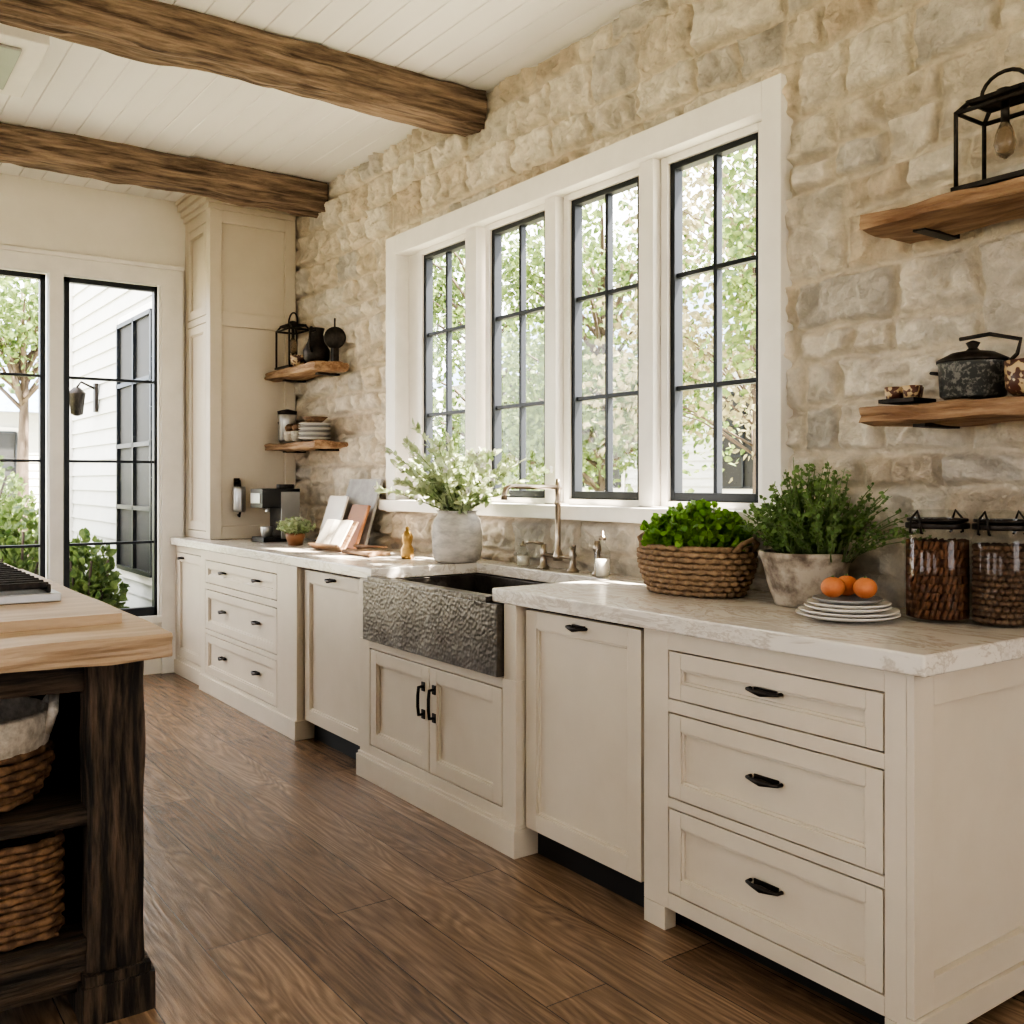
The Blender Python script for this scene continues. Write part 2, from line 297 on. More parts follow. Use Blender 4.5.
# stone wall heightfield
WX0,WX1,WZ0,WZ1=-5.34,-2.41,1.28,2.85
def stonewall():
    x0,x1,z0,z1=-7.4,3.2,0,3.5; d=.0095
    nx=int((x1-x0)/d)+1; nz=int((z1-z0)/d)+1
    xs=np.linspace(x0,x1,nx); zs=np.linspace(z0,z1,nz); X,Z=np.meshgrid(xs,zs,indexing='ij')
    Xw=X+fbm(X*1.5,Z*2.2,1,2)*.024+fbm(X*14,Z*14,2,3)*.013
    Zw=Z+fbm(X*1.1,Z*1.4,5,2)*.038+fbm(X*14,Z*14,6,3)*.013
    Hh=-.003+fbm(X*12,Z*12,7,4)*.009; C=np.zeros((nx,nz,3)); C[:]=(.75,.66,.535)
    rects=[]; z=-.1; rr=random.Random(5)
    def block(ax,bx,az,bz):
        w=bx-ax;h=bz-az
        if h>.34 or (h>.25 and rr.random()<.6):
            c=az+h*rr.uniform(.36,.64)
            block(ax,bx,az,c); block(ax,bx,c,bz); return
        if w>.54 or (w>.34 and rr.random()<.45):
            c=ax+w*rr.uniform(.35,.65); block(ax,c,az,bz); block(c,bx,az,bz); return
        rects.append((ax,bx,az,bz))
    while z<3.7:
        h=rr.uniform(.20,.42); x=-7.6+rr.uniform(-.2,0)
        while x<3.4:
            w=rr.uniform(.3,.9); block(x,x+w,z,z+h); x+=w
        z+=h
    pal=[(.86,.77,.645),(.82,.72,.585),(.89,.815,.70),(.73,.615,.48),(.85,.77,.66),(.70,.645,.57),(.80,.69,.54),(.88,.80,.68),(.86,.78,.665),(.83,.735,.605)]
    for i,(ax,bx,az,bz) in enumerate(rects):
        i0=max(0,int((ax-.14-x0)/d)); i1=min(nx,int((bx+.14-x0)/d)+2); j0=max(0,int((az-.14-z0)/d)); j1=min(nz,int((bz+.14-z0)/d)+2)
        if i0>=i1 or j0>=j1: continue
        xx=Xw[i0:i1,j0:j1]; zz=Zw[i0:i1,j0:j1]
        rx=np.minimum(xx-ax,bx-xx); rz=np.minimum(zz-az,bz-zz)
        k=.012; a=np.clip(k-rx,0,None); c=np.clip(k-rz,0,None); dd=np.where((a>0)|(c>0),k-np.hypot(a,c),np.minimum(rx,rz))
        dd=np.where((rx<0)|(rz<0),-1,dd)
        Xs=X[i0:i1,j0:j1]; Zs=Z[i0:i1,j0:j1]
        wd=.011+.020*np.clip(fbm(Xs*9+i,Zs*9,i%7,2)+.1,0,1)
        t=np.clip((dd-.008)/wd,0,1)
        tilt=(rr.uniform(-.08,.08)*(xx-(ax+bx)/2)+rr.uniform(-.14,.14)*(zz-(az+bz)/2))
        ang=rr.uniform(0,3.14); ca,sa=math.cos(ang),math.sin(ang); U=Xs*ca+Zs*sa; W=-Xs*sa+Zs*ca
        rg=np.abs(fbm(U*6+i,W*9,i%13,4)); fac=np.abs(fbm(U*3.5+i*1.7,W*5,i%19,2))
        hh=t*np.clip(.049+rr.uniform(-.008,.010)+tilt-rg*.070-fac*.022+fbm(Xs*24,Zs*24,i%11,4)*.026,.006,.068)
        msk=dd>-.5
        Hh[i0:i1,j0:j1]+=np.where(msk,hh,0)
        col=np.array(pal[rr.randrange(len(pal))])*rr.uniform(.91,1.02)
        var=(1+.14*fbm(Xs*4+i,Zs*4,3,3)-.45*rg)[...,None]  # random tone, plus crevice shade painted in where the relief sinks
        tt=(t*msk)[...,None]
        C[i0:i1,j0:j1]=C[i0:i1,j0:j1]*(1-tt)+col*var*1.05*tt
    V=np.stack([X,-Hh,Z],-1).reshape(-1,3)
    ii,jj=np.meshgrid(np.arange(nx-1),np.arange(nz-1),indexing='ij'); ii=ii.ravel(); jj=jj.ravel()
    cx=xs[ii]; cz=zs[jj]
    keep=~((cx>WX0)&(cx<WX1)&(cz>WZ0)&(cz<WZ1)); ii=ii[keep]; jj=jj[keep]
    a=ii*nz+jj; F=np.stack([a,a+nz,a+nz+1,a+1],1)
    me=bpy.data.meshes.new('wall_stone'); me.from_pydata(V.tolist(),[],F.tolist())
    ca=me.color_attributes.new('Col','FLOAT_COLOR','POINT'); ca.data.foreach_set('color',np.concatenate([C.reshape(-1,3),np.ones((nx*nz,1))],1).ravel())
    me.polygons.foreach_set('use_smooth',[True]*len(F)); me.materials.append(M['stone'])
    ob=bpy.data.objects.new('wall_stone',me); scene.collection.objects.link(ob)
stonewall()
b=B(); wy=.14
b.box(-7.6,WX0,.02,wy,0,3.5,'wall'); b.box(WX1,3.4,.02,wy,0,3.5,'wall'); b.box(WX0,WX1,.02,wy,0,WZ0,'wall'); b.box(WX0,WX1,.02,wy,WZ1,3.5,'wall'); b.obj('wall_stone_backing')  # unseen wall body, added behind the stone sheet to block light
# ------------------------------------------------------------ window_1
b=B(); ox0,ox1,oz0,oz1=-5.27,-2.44,1.31,2.80
b.box(-5.39,ox0,-.065,.13,1.23,2.915,'white'); b.box(ox1,-2.35,-.065,.13,1.23,2.915,'white')
b.box(ox0,ox1,-.065,.13,oz1,2.915,'white'); b.box(-5.42,-2.32,-.10,.13,1.24,oz0-.005,'white')
panes=[(-3.01,-2.52),(-3.68,-3.19),(-4.36,-3.87),(-5.08,-4.60)]
for (c,w) in ((-3.10,.085),(-3.775,.085),(-4.48,.10)):
    b.box(c-w/2,c+w/2,-.03,.10,oz0,oz1,'white')
for (p0,p1) in panes:
    b.box(p0-.04,p0,.01,.09,oz0,oz1,'white'); b.box(p1,p1+.04,.01,.09,oz0,oz1,'white')
    b.box(p0,p1,.01,.09,2.77,oz1+.01,'white'); b.box(p0,p1,.01,.09,oz0-.01,1.335,'white')
b.box(-5.28,-5.115,.03,.1,oz0,oz1,'white'); b.box(-2.485,-2.43,.03,.1,oz0,oz1,'white')
for (p0,p1) in panes:
    w=.026; z0,z1=1.335,2.77
    b.box(p0,p0+w,.025,.075,z0,z1,'black'); b.box(p1-w,p1,.025,.075,z0,z1,'black'); b.box(p0+w,p1-w,.025,.075,z1-w,z1,'black'); b.box(p0+w,p1-w,.025,.075,z0,z0+w+.01,'black')
    c=(p0+p1)/2; b.box(c-.010,c+.010,.035,.07,z0+w,z1-w,'black')
    for k in (1,2):
        z=z0+(z1-z0)*k/3; b.box(p0+w,p1-w,.036,.069,z-.010,z+.010,'black')
    b.add([(p0,.052,z0),(p1,.052,z0),(p1,.052,z1),(p0,.052,z1)],[(0,1,2,3)],'glass')
b.obj('window_1',bevel=.003)
# ------------------------------------------------------------ far wall with steel windows/doors
b=B(); X=-7.4
b.box(-7.6,X,-.80,.02,0,3.5,'wall'); b.box(-7.6,X,-6.5,-.80,2.87,3.5,'wall'); b.box(-7.6,X,-6.5,-.80,0,.42,'wall'); b.box(-7.6,X,-6.5,-4.2,.42,2.87,'wall')
b.obj('wall_left')
b=B()
b.box(X,X+.03,-.86,-.70,0.0,2.87,'white'); b.box(X,X+.03,-4.3,-.70,2.86,2.98,'white'); b.box(X,X+.045,-4.3,-.70,2.98,3.01,'white')
b.box(X-.15,X+.03,-1.62,-1.53,.42,2.87,'white'); b.box(X-.15,X+.03,-2.92,-2.83,.42,2.87,'white'); b.box(X-.15,X+.02,-.88,-.79,.42,2.87,'white')
b.box(X-.1,X+.04,-4.3,-.86,.38,.43,'white')
b.obj('trim_1',bevel=.003)
k=0
for (y0,y1) in ((-1.515,-.865),(-2.82,-1.635),(-4.15,-2.93)):
    k+=1; b=B(); xa,xb=X-.08,X-.02; w=.035; z0,z1=.43,2.855
    b.box(xa,xb,y0,y0+w,z0,z1,'black'); b.box(xa,xb,y1-w,y1,z0,z1,'black'); b.box(xa,xb,y0,y1,z1-w,z1,'black'); b.box(xa,xb,y0,y1,z0,z0+.06,'black')
    for z in (.97,1.56,2.15): b.box(xa+.01,xb-.01,y0,y1,z-.009,z+.009,'black')
    b.add([(X-.052,y0,z0),(X-.052,y1,z0),(X-.052,y1,z1),(X-.052,y0,z1)],[(0,1,2,3)],'glass')
    b.obj('window_%d'%(k+1),bevel=.002)
# beams
for i,(xa,xb) in enumerate(((-4.53,-4.33),(-6.50,-6.30))):
    b=B(); b.rough('y',-6.45,-.03,((xa+xb)/2,3.40),xb-xa,.20,'beam',amp=.016,step=.03,seed=i*5,n=10,freq=4); b.obj('ceiling_beam')
b=B(); b.box(-5.6,-4.85,-3.0,-2.07,3.40,3.498,'white'); b.box(-5.50,-4.95,-2.9,-2.17,3.385,3.40,'silver'); b.obj('ceiling_vent',bevel=.006)
# ------------------------------------------------------------ cabinets
def pull(b,x,z,y,vert=False,L=.10):
    s=L/2
    if not vert:
        pts=[(x-s,y-.002,z),(x-s,y-.022,z),(x-s*.6,y-.027,z-.002),(x,y-.029,z-.003),(x+s*.6,y-.027,z-.002),(x+s,y-.022,z),(x+s,y-.002,z)]
        b.tube(pts,[.006,.0055,.006,.011,.006,.0055,.006],'iron',8)
        b.box(x-s*.8,x+s*.8,y-.006,y,z-.007,z+.009,'iron')
    else:
        pts=[(x,y-.002,z-s),(x,y-.026,z-s),(x,y-.03,z-s*.4),(x,y-.03,z+s*.4),(x,y-.026,z+s),(x,y-.002,z+s)]
        b.tube(pts,.0075,'iron',8)
        for q in (-1,1): b.box(x-.013,x+.013,y-.006,y,z+q*s-.02,z+q*s+.02,'iron')
def front(b,x0,x1,z0,z1,y,fr=.06):
    g=.0045; x0+=g;x1-=g;z0+=g;z1-=g
    b.box(x0,x0+fr,y,y+.022,z0,z1,'paint'); b.box(x1-fr,x1,y,y+.022,z0,z1,'paint')
    b.box(x0+fr,x1-fr,y,y+.022,z0,z0+fr,'paint'); b.box(x0+fr,x1-fr,y,y+.022,z1-fr,z1,'paint')
    b.box(x0+fr,x1-fr,y+.016,y+.022,z0+fr,z1-fr,'paint')
    bd=.008
    b.box(x0+fr,x0+fr+bd,y+.006,y+.018,z0+fr,z1-fr,'paint'); b.box(x1-fr-bd,x1-fr,y+.006,y+.018,z0+fr,z1-fr,'paint')
    b.box(x0+fr+bd,x1-fr-bd,y+.006,y+.018,z0+fr,z0+fr+bd,'paint'); b.box(x0+fr+bd,x1-fr-bd,y+.006,y+.018,z1-fr-bd,z1-fr,'paint')
YB=-.09
def cab(b,x0,x1,z0,z1,ox0,ox1,ops,y,yb=YB):
    b.box(x0,x1,y+.03,yb,z0,z1,'paint')
    b.box(ox0-.005,ox1+.005,y+.024,y+.031,ops[0][0]-.005,ops[-1][1]+.005,'gapshade')
    b.box(x0,ox0,y,y+.031,z0,z1,'paint'); b.box(ox1,x1,y,y+.031,z0,z1,'paint')
    prev=z0
    for (a,c) in ops:
        b.box(ox0,ox1,y,y+.031,prev,a,'paint'); prev=c
    b.box(ox0,ox1,y,y+.031,prev,z1,'paint')
FY=-.76; CB=.950
stack=[(.125,.395),(.425,.695),(.735,.89)]
b=B(); cab(b,-2.335,-1.40,.075,CB,-2.225,-1.46,stack,FY)
for (a,c) in stack: front(b,-2.225,-1.46,a,c,FY,.05); pull(b,-1.8425,(a+c)/2+.012,FY+.012,L=.11)
e=-1.40
b.box(e+.0005,e+.022,FY,FY+.085,.101,CB,'paint'); b.box(e+.0005,e+.022,-.17,YB,.101,CB,'paint'); b.box(e+.0005,e+.022,FY+.085,-.17,.86,CB,'paint'); b.box(e+.0005,e+.022,FY+.085,-.17,.101,.18,'paint')
b.box(e+.0005,e+.034,FY-.004,YB,.03,.10,'paint')
b.box(-2.335,-2.24,FY,FY+.05,0,.074,'paint'); b.box(-1.46,-1.401,FY,FY+.06,0,.074,'paint')
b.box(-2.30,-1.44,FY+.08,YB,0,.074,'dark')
b.obj('drawer_cabinet',bevel=.0025)
for (x0,x1) in ((-2.985,-2.345),(-5.03,-4.31)):
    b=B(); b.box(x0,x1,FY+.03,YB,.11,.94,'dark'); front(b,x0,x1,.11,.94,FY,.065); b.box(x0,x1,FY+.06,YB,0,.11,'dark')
    b.box(x0,x1,FY+.02,YB,.94,CB,'paint')
    pull(b,(x0+x1)/2,.905,FY,L=.09); b.obj('dishwasher',bevel=.0025)
SY=-.795; b=B(); x0,x1=-4.29,-2.995
cab(b,x0,x1,.10,.665,-4.185,-3.085,[(.165,.625)],SY)
m=(-4.185-3.085)/2
front(b,-4.185,m+.002,.165,.625,SY); front(b,m-.002,-3.085,.165,.625,SY)
pull(b,m-.045,.47,SY,True,.12); pull(b,m+.045,.47,SY,True,.12)
b.box(x0,-4.205,SY,YB,.665,CB,'paint'); b.box(-3.075,x1,SY,YB,.665,CB,'paint')
b.box(x0-.012,x1+.008,SY-.015,YB,0,.105,'paint'); b.box(x0-.006,x1+.004,SY-.008,YB,.105,.12,'paint')
b.obj('sink_cabinet',bevel=.003)
b=B(); cab(b,-6.68,-5.05,.10,CB,-6.58,-5.33,stack,SY)
for (a,c) in stack: front(b,-6.58,-5.33,a,c,SY,.05); pull(b,-6.25,(a+c)/2+.012,SY+.012,L=.09); pull(b,-5.66,(a+c)/2+.012,SY+.012,L=.09)
b.box(-6.685,-5.045,SY-.012,YB,0,.105,'paint')
b.obj('drawer_cabinet',bevel=.0025)
b=B(); cab(b,-7.39,-6.70,.10,CB,-7.33,-6.76,[(.13,.90)],FY); front(b,-7.33,-6.76,.13,.90,FY); b.box(-7.39,-6.70,FY-.01,YB,0,.10,'paint'); pull(b,-7.2,.86,FY,L=.08)
b.obj('base_cabinet',bevel=.0025)
# tall cabinet
b=B(); ty=-.68; tx0,tx1=-7.395,-6.86
cab(b,tx0,tx1,1.008,3.34,-7.34,-6.92,[(1.06,2.55),(2.60,3.26)],ty,yb=-.04)
front(b,-7.34,-6.92,1.06,2.55,ty); front(b,-7.34,-6.92,2.60,3.26,ty)
e=tx1
for (a,c) in ((ty,ty+.085),(-.12,-.04)): b.box(e+.0005,e+.024,a,c,1.008,3.34,'paint')
for (a,c) in ((1.008,1.10),(2.52,2.62),(3.25,3.34)): b.box(e+.0005,e+.024,ty+.085,-.12,a,c,'paint')
for i,(z0,z1,o) in enumerate(((3.34,3.38,.015),(3.38,3.42,.035),(3.42,3.47,.06),(3.47,3.498,.075))): b.box(tx0,e+.02+o,ty-o,-.04,z0,z1,'paint')
b.obj('tall_cabinet',bevel=.004)
# countertop
ol=[(-1.326,-.80),(-1.326,-.04),(-7.395,-.04),(-7.395,-.80),(-4.16,-.80),(-4.16,-.20),(-3.15,-.20),(-3.15,-.80)]
b=B(); n=len(ol); vs=[(x,y,.951) for x,y in ol]+[(x,y,1.005) for x,y in ol]
b.add(vs,[tuple(range(n)),tuple(range(2*n-1,n-1,-1))]+[(i,(i+1)%n,(i+1)%n+n,i+n) for i in range(n)],'marble'); b.obj('marble_countertop',bevel=.006,seg=3)
# sink
b=B(); sx0,sx1=-4.20,-3.08
b.box(sx0,sx1,-.825,-.765,.67,.948,'sink'); b.box(-4.155,-3.155,-.825,-.768,.947,.972,'sink'); b.box(sx0,sx0+.05,-.765,-.16,.67,.948,'sink'); b.box(sx1-.05,sx1,-.765,-.16,.67,.948,'sink')
b.box(sx0,sx1,-.22,-.16,.67,.948,'sink'); b.box(sx0,sx1,-.765,-.16,.67,.70,'sink'); b.lathe(-3.64,-.45,[(.045,.70),(.045,.704),(.02,.702)],'nickel')
b.obj('farmhouse_sink',bevel=.009,seg=3)
# faucet
b=B(); fx,fy=-3.58,-.135; zb=1.006
for dx in (-.11,.11):
    b.lathe(fx+dx,fy,[(.028,zb),(.028,zb+.008),(.016,zb+.02),(.013,zb+.06),(.018,zb+.075),(.012,zb+.09),(.014,zb+.115)],'nickel',20)
    b.tube([(fx+dx,fy,zb+.115),(fx+dx*1.35,fy-.03,zb+.125),(fx+dx*1.65,fy-.05,zb+.122)],[.008,.007,.009],'nickel')
b.tube([(fx-.11,fy,zb+.065),(fx+.11,fy,zb+.065)],.010,'nickel')
b.lathe(fx,fy,[(.022,zb+.045),(.024,zb+.065),(.018,zb+.09),(.013,zb+.10),(.013,zb+.30),(.019,zb+.31),(.013,zb+.325),(.013,zb+.37),(.021,zb+.38),(.012,zb+.40),(.008,zb+.425)],'nickel',20)
b.tube([(fx,fy,zb+.385),(fx,fy-.18,zb+.388),(fx,fy-.27,zb+.39),(fx,fy-.295,zb+.38),(fx,fy-.305,zb+.355),(fx,fy-.305,zb+.33)],[.011,.011,.011,.012,.012,.015],'nickel',12)
b.lathe(-3.30,fy,[(.024,zb),(.024,zb+.006),(.013,zb+.02),(.013,zb+.10),(.019,zb+.11),(.012,zb+.15)],'nickel',20)
b.obj('bridge_faucet')
for (x,y,h) in ((-3.20,-.19,.20),(-3.86,-.13,.12)):
    b=B(); b.lathe(x,y,[(.03,zb),(.034,zb+.01),(.034,zb+h*.55),(.013,zb+h*.72),(.013,zb+h*.8)],'jarglass',20); b.lathe(x,y,[(.016,zb+h*.8),(.016,zb+h*.88),(.005,zb+h*.9),(.005,zb+h)],'nickel',12)
    b.lathe(x,y,[(.028,zb+.006),(.030,zb+h*.4)],'ceramic',16); b.obj('soap_dispenser')
# ------------------------------------------------------------ plants
def bush(b,c,rad,hgt,n,per,ls,mat,wr=.28,out=1.0,droop=.0,rise=.35,ell=(1,1),base=.5,ymax=-.09):
    P=[];D=[]
    for i in range(n):
        a=random.uniform(0,6.283); q=math.sqrt(random.random())
        ex=Vector((math.cos(a)*rad*q*ell[0],math.sin(a)*rad*q*ell[1],hgt*(1-.45*q*q)*random.uniform(.55,1)))
        s0=Vector((c[0]+ex.x*base,c[1]+ex.y*base,c[2])); 
        pts=[]
        for k in range(6):
            t=k/5; p=Vector((s0.x+(ex.x*out-ex.x*base)*t**1.4,s0.y+(ex.y*out-ex.y*base)*t**1.4,c[2]+ex.z*(t-droop*q*t*t)))
            p.x+=random.uniform(-1,1)*.006; p.y=min(p.y+random.uniform(-1,1)*.006,ymax); pts.append(p)
        b.tube(pts,[.002]*5+[.001],'stem',3)
        for k in range(per):
            t=random.uniform(rise,1)*5; j=min(int(t),4); f=t-j; p=pts[j].lerp(pts[j+1],f)
            d=Vector((random.gauss(0,1),random.gauss(0,1),random.gauss(.4,.7))).normalized()
            if p.y+d.y*ls>-.08: d.y=-abs(d.y)
            P.append(tuple(p)); D.append(tuple(d))
    b.leaves(P,D,ls,mat,wr)
def wovenbasket(b,c,z0,h,ra,rb,flare,mat,rows=10,k=44):
    cx,cy=c; r=h/rows/2
    for j in range(rows):
        f=1+flare*math.sin(math.pi*.5*min(1,(j+.6)/(rows*.75)))-(.05 if j==rows-1 else 0); pts=[];rs=[]; n=k*3
        for i in range(n):
            a=2*math.pi*i/n; w=math.sin(k/2*a+ (math.pi if j%2 else 0)); o=.006*w
            pts.append((cx+(ra*f+o)*math.cos(a),cy+(rb*f+o)*math.sin(a),z0+r+j*2*r)); rs.append(r*(.95+.28*abs(w)))
        b.tube(pts,rs,mat,6,closed=True)
    b.lathe(cx,cy,[(.001,z0+.002),(1,z0+.004)],mat,32,ra*.95,rb*.95,cap=False)
b=B(); bc=(-2.565,-.285); wovenbasket(b,bc,1.008,.18,.19,.125,.27,'rope',rows=9,k=52)
for s in (-1,1):
    b.tube([(bc[0]+s*.23,bc[1]-.05,1.17),(bc[0]+s*.26,bc[1]-.04,1.20),(bc[0]+s*.27,bc[1],1.215),(bc[0]+s*.26,bc[1]+.04,1.20),(bc[0]+s*.23,bc[1]+.05,1.17)],.009,'rope')
b.lathe(bc[0],bc[1],[(.001,1.15),(1,1.15)],'soil',32,.22,.145,cap=False)
bush(b,(bc[0],bc[1],1.13),.25,.22,300,18,.026,'g1',wr=.42,ell=(.95,.66),base=.72,rise=.45); b.obj('parsley_basket')
b=B(); pc=(-2.10,-.245)
b.lathe(*pc,[(.098,1.007),(.105,1.02),(.125,1.08),(.140,1.14),(.146,1.165),(.152,1.17),(.152,1.185),(.138,1.185),(.13,1.16)],'potstone',40,wob=.04,cap=True)
b.lathe(*pc,[(.001,1.161),(.133,1.161)],'soil',24,cap=False)
bush(b,(pc[0],pc[1],1.15),.27,.38,160,22,.017,'g2',wr=.36,ell=(.9,.7),base=.35,droop=.2,rise=.25)
bush(b,(pc[0]+.10,pc[1]-.02,1.16),.35,.36,75,20,.015,'g2',wr=.36,ell=(1.0,.5),base=.25,droop=.3,rise=.25)
b.obj('potted_thyme')
b=B(); vc=(-4.24,-.27)
b.lathe(*vc,[(.095,1.007),(.118,1.02),(.128,1.08),(.128,1.16),(.118,1.22),(.098,1.25),(.10,1.262),(.108,1.27),(.095,1.27),(.09,1.23)],'crock',40,wob=.02)
P=[];D=[]; PP=[];PD=[]
for i in range(48):
    dx=random.uniform(-.44,.62); dy=random.uniform(-.30,.16); q=min(1,abs(dx)/.7)
    hz=random.uniform(.18,.42)*(1.1-.45*q)
    pts=[Vector((vc[0]+dx*t**1.1+.02*math.sin(t*5+i),min(vc[1]+dy*t**1.1,-.09),1.23+hz*t*(1.3-.3*t))) for t in [k/7 for k in range(8)]]
    b.tube(pts,[.003,.003,.0028,.0025,.002,.0018,.0015,.001],'stem',4)
    for k in range(2,8):
        for s in range(6):
            p=pts[k-1].lerp(pts[k],random.random()); d=(pts[k]-pts[k-1]).normalized()+Vector((random.gauss(0,.7),random.gauss(0,.7),random.gauss(.1,.6)))
            if p.y+d.y*.05>-.07: d.y=-abs(d.y)
            P.append(tuple(p)); D.append(tuple(d))
    for s in range(8):
        PP.append(tuple(pts[-1])); PD.append((random.gauss(0,1),-abs(random.gauss(0,1)),random.gauss(0,1)))
b.leaves(P,D,.044,'g3',.27); b.leaves(PP,PD,.018,'petal',.4); b.obj('olive_branch_vase')
b=B(); c=(-5.95,-.42); b.lathe(*c,[(.045,1.007),(.06,1.06),(.062,1.085),(.052,1.085)],'leather',24); bush(b,(*c,1.07),.13,.13,60,16,.024,'g3',wr=.4,base=.3); b.obj('small_potted_plant')
# ------------------------------------------------------------ plates with oranges
b=B(); c=(-1.805,-.43)
def plate(b,c,r,z,m='ceramic'):
    b.lathe(c[0],c[1],[(r*.45,z),(r*.55,z+.002),(r*.8,z+.008),(r,z+.018),(r,z+.021),(r*.8,z+.013),(r*.5,z+.007),(.001,z+.006)],m,40,cap=False)
for i,(r,o) in enumerate(((.15,0),(.145,.003),(.125,.0),(.12,.004))): plate(b,(c[0]+o,c[1]),r,1.007+i*.011)
plate(b,c,.10,1.007+.044,'grey'); b.obj('stacked_plates')
for (dx,dy,) in ((-.04,-.015),(.03,.045),(-.045,.06)):
    b=B(); b.sphere((c[0]+dx,c[1]+dy,1.0995),.035,'orange',20,(1,1,.9)); b.lathe(c[0]+dx,c[1]+dy,[(.006,1.129),(.003,1.135)],'stem',8); b.obj('orange')
def jar(c,r,h,mat,kind):
    b=B(); z=1.007
    b.lathe(*c,[(r*.93,z),(r,z+.012),(r,z+h*.74),(r*.9,z+h*.80),(r*.88,z+h*.84)],'jarglass',40,cap=False)
    b.lathe(*c,[(.001,z+.001),(r*.93,z+.001)],'jarglass',40,cap=False)
    b.lathe(*c,[(r*.95,z+h*.84),(r*.97,z+h*.85),(r*.97,z+h*.88),(r*.95,z+h*.89)],'iron',40)
    b.lathe(*c,[(r*.88,z+h*.89),(r*.9,z+h*.92),(r*.9,z+h*.96),(r*.8,z+h),(r*.3,z+h*1.01)],'jarglass',40)
    b.lathe(*c,[(r*.92,z+h*.905),(r*.92,z+h*.93)],'iron',40)
    for a in (4.6,1.5):
        p=lambda rr,zz,da=0:(c[0]+rr*math.cos(a+da),c[1]+rr*math.sin(a+da),z+h*zz)
        b.tube([p(r*.98,.80,-.2),p(r*1.06,.80,-.2),p(r*1.07,.93,-.15),p(r*.95,1.0,0),p(r*1.07,.93,.15),p(r*1.06,.80,.2),p(r*.98,.80,.2)],.0035,'iron',6)
    if kind=='stick':
        b.lathe(*c,[(r*.82,z+.008),(r*.82,z+h*.72)],mat,20)
        for lay in range(9):
            zz=z+.012+lay*h*.077
            for i in range(30):
                a=i*.2094+lay*.1+random.uniform(-.05,.05); t=random.uniform(-.05,.05)
                b.tube([(c[0]+r*.88*math.cos(a+t),c[1]+r*.88*math.sin(a+t),zz),(c[0]+r*.88*math.cos(a-t+.1),c[1]+r*.88*math.sin(a-t+.1),zz+h*.078)],.007,mat,6)
    else:
        b.lathe(*c,[(r*.84,z+.008),(r*.84,z+h*.70)],mat,20)
        for lay in range(13):
            for i in range(26):
                a=i*.2417+lay*.12+random.uniform(-.04,.04); b.sphere((c[0]+r*.85*math.cos(a),c[1]+r*.85*math.sin(a),z+.016+lay*h*.053),.0115,mat,6,(1,1,.8))
    b.obj('spice_jar')
jar((-1.64,-.225),.092,.325,'cinnamon','stick'); jar((-1.475,-.165),.083,.325,'nuts','nut')
# ------------------------------------------------------------ shelves
def shelf(x0,x1,z0,z1,name,yf=-.32):
    b=B(); b.rough('x',x0,x1,((yf-.05)/2-.0,(z0+z1)/2),(-.05-yf),z1-z0,'shelf',amp=.009,step=.025,seed=int(z0*10),n=7,freq=6)
    for x in (x0+.15,x1-.15): b.box(x-.02,x+.02,yf+.08,-.05,z0-.012,z0+.002,'iron')
    b.obj(name)
shelf(-1.84,-.55,2.185,2.245,'floating_shelf'); shelf(-1.84,-.55,1.595,1.65,'floating_shelf')
shelf(-6.80,-5.94,2.145,2.205,'floating_shelf',-.29); shelf(-6.80,-5.94,1.635,1.685,'floating_shelf',-.29)
def lantern(c,w,d,h,z,name):
    b=B(); x,y=c; r=.007
    b.box(x-w/2,x+w/2,y-d/2,y+d/2,z,z+.014,'iron')
    for sx in (-1,1):
        for sy in (-1,1): b.tube([(x+sx*w*.45,y+sy*d*.45,z),(x+sx*w*.45,y+sy*d*.45,z+h*.68),(x+sx*w*.33,y+sy*d*.33,z+h*.76)],r,'iron',6)
    for zz,k in ((.68,.45),(.76,.33)):
        b.tube([(x-w*k,y-d*k,z+h*zz),(x+w*k,y-d*k,z+h*zz),(x+w*k,y+d*k,z+h*zz),(x-w*k,y+d*k,z+h*zz)],r,'iron',6,closed=True)
    b.box(x-w*.36,x+w*.36,y-d*.36,y+d*.36,z+h*.755,z+h*.78,'iron')
    b.lathe(x,y,[(w*.12,z+h*.78),(w*.10,z+h*.84),(.006,z+h*.86)],'iron',16)
    b.tube([(x+w*.30*math.cos(t),y,z+h*.83+h*.17*math.sin(t)) for t in [math.pi*k/10 for k in range(-1,12)]],.006,'iron',6)
    b.tube([(x,y,z+h*.77),(x,y,z+h*.56)],.012,'iron',8)
    b.lathe(x,y,[(.012,z+h*.56),(.026,z+h*.46),(.03,z+h*.38),(.022,z+h*.29),(.004,z+h*.25)],'bulb',16)
    b.obj(name)
lantern((-1.46,-.18),.23,.17,.335,2.256,'iron_lantern')
lantern((-6.58,-.17),.26,.17,.40,2.216,'iron_lantern')
b=B(); c=(-1.555,-.18); z=1.66
b.lathe(*c,[(.078,z),(.09,z+.01),(.095,z+.10),(.098,z+.105)],'enamel',32); b.lathe(*c,[(.10,z+.106),(.10,z+.114),(.06,z+.135),(.02,z+.142),(.012,z+.15),(.02,z+.165),(.004,z+.172)],'iron',32)
b.tube([(c[0]+.09,c[1],z+.085),(c[0]+.13,c[1],z+.12),(c[0]+.14,c[1],z+.16),(c[0]+.05,c[1],z+.185),(c[0]-.04,c[1],z+.18)],.006,'iron')
b.tube([(c[0]-.09,c[1]-.02,z+.08),(c[0]-.12,c[1]-.02,z+.085),(c[0]-.12,c[1]+.02,z+.085),(c[0]-.09,c[1]+.02,z+.08)],.005,'iron'); b.obj('enamel_pot')
b=B(); c=(-1.755,-.20)
b.box(c[0]-.06,c[0]+.06,c[1]-.06,c[1]+.06,z,z+.012,'iron')
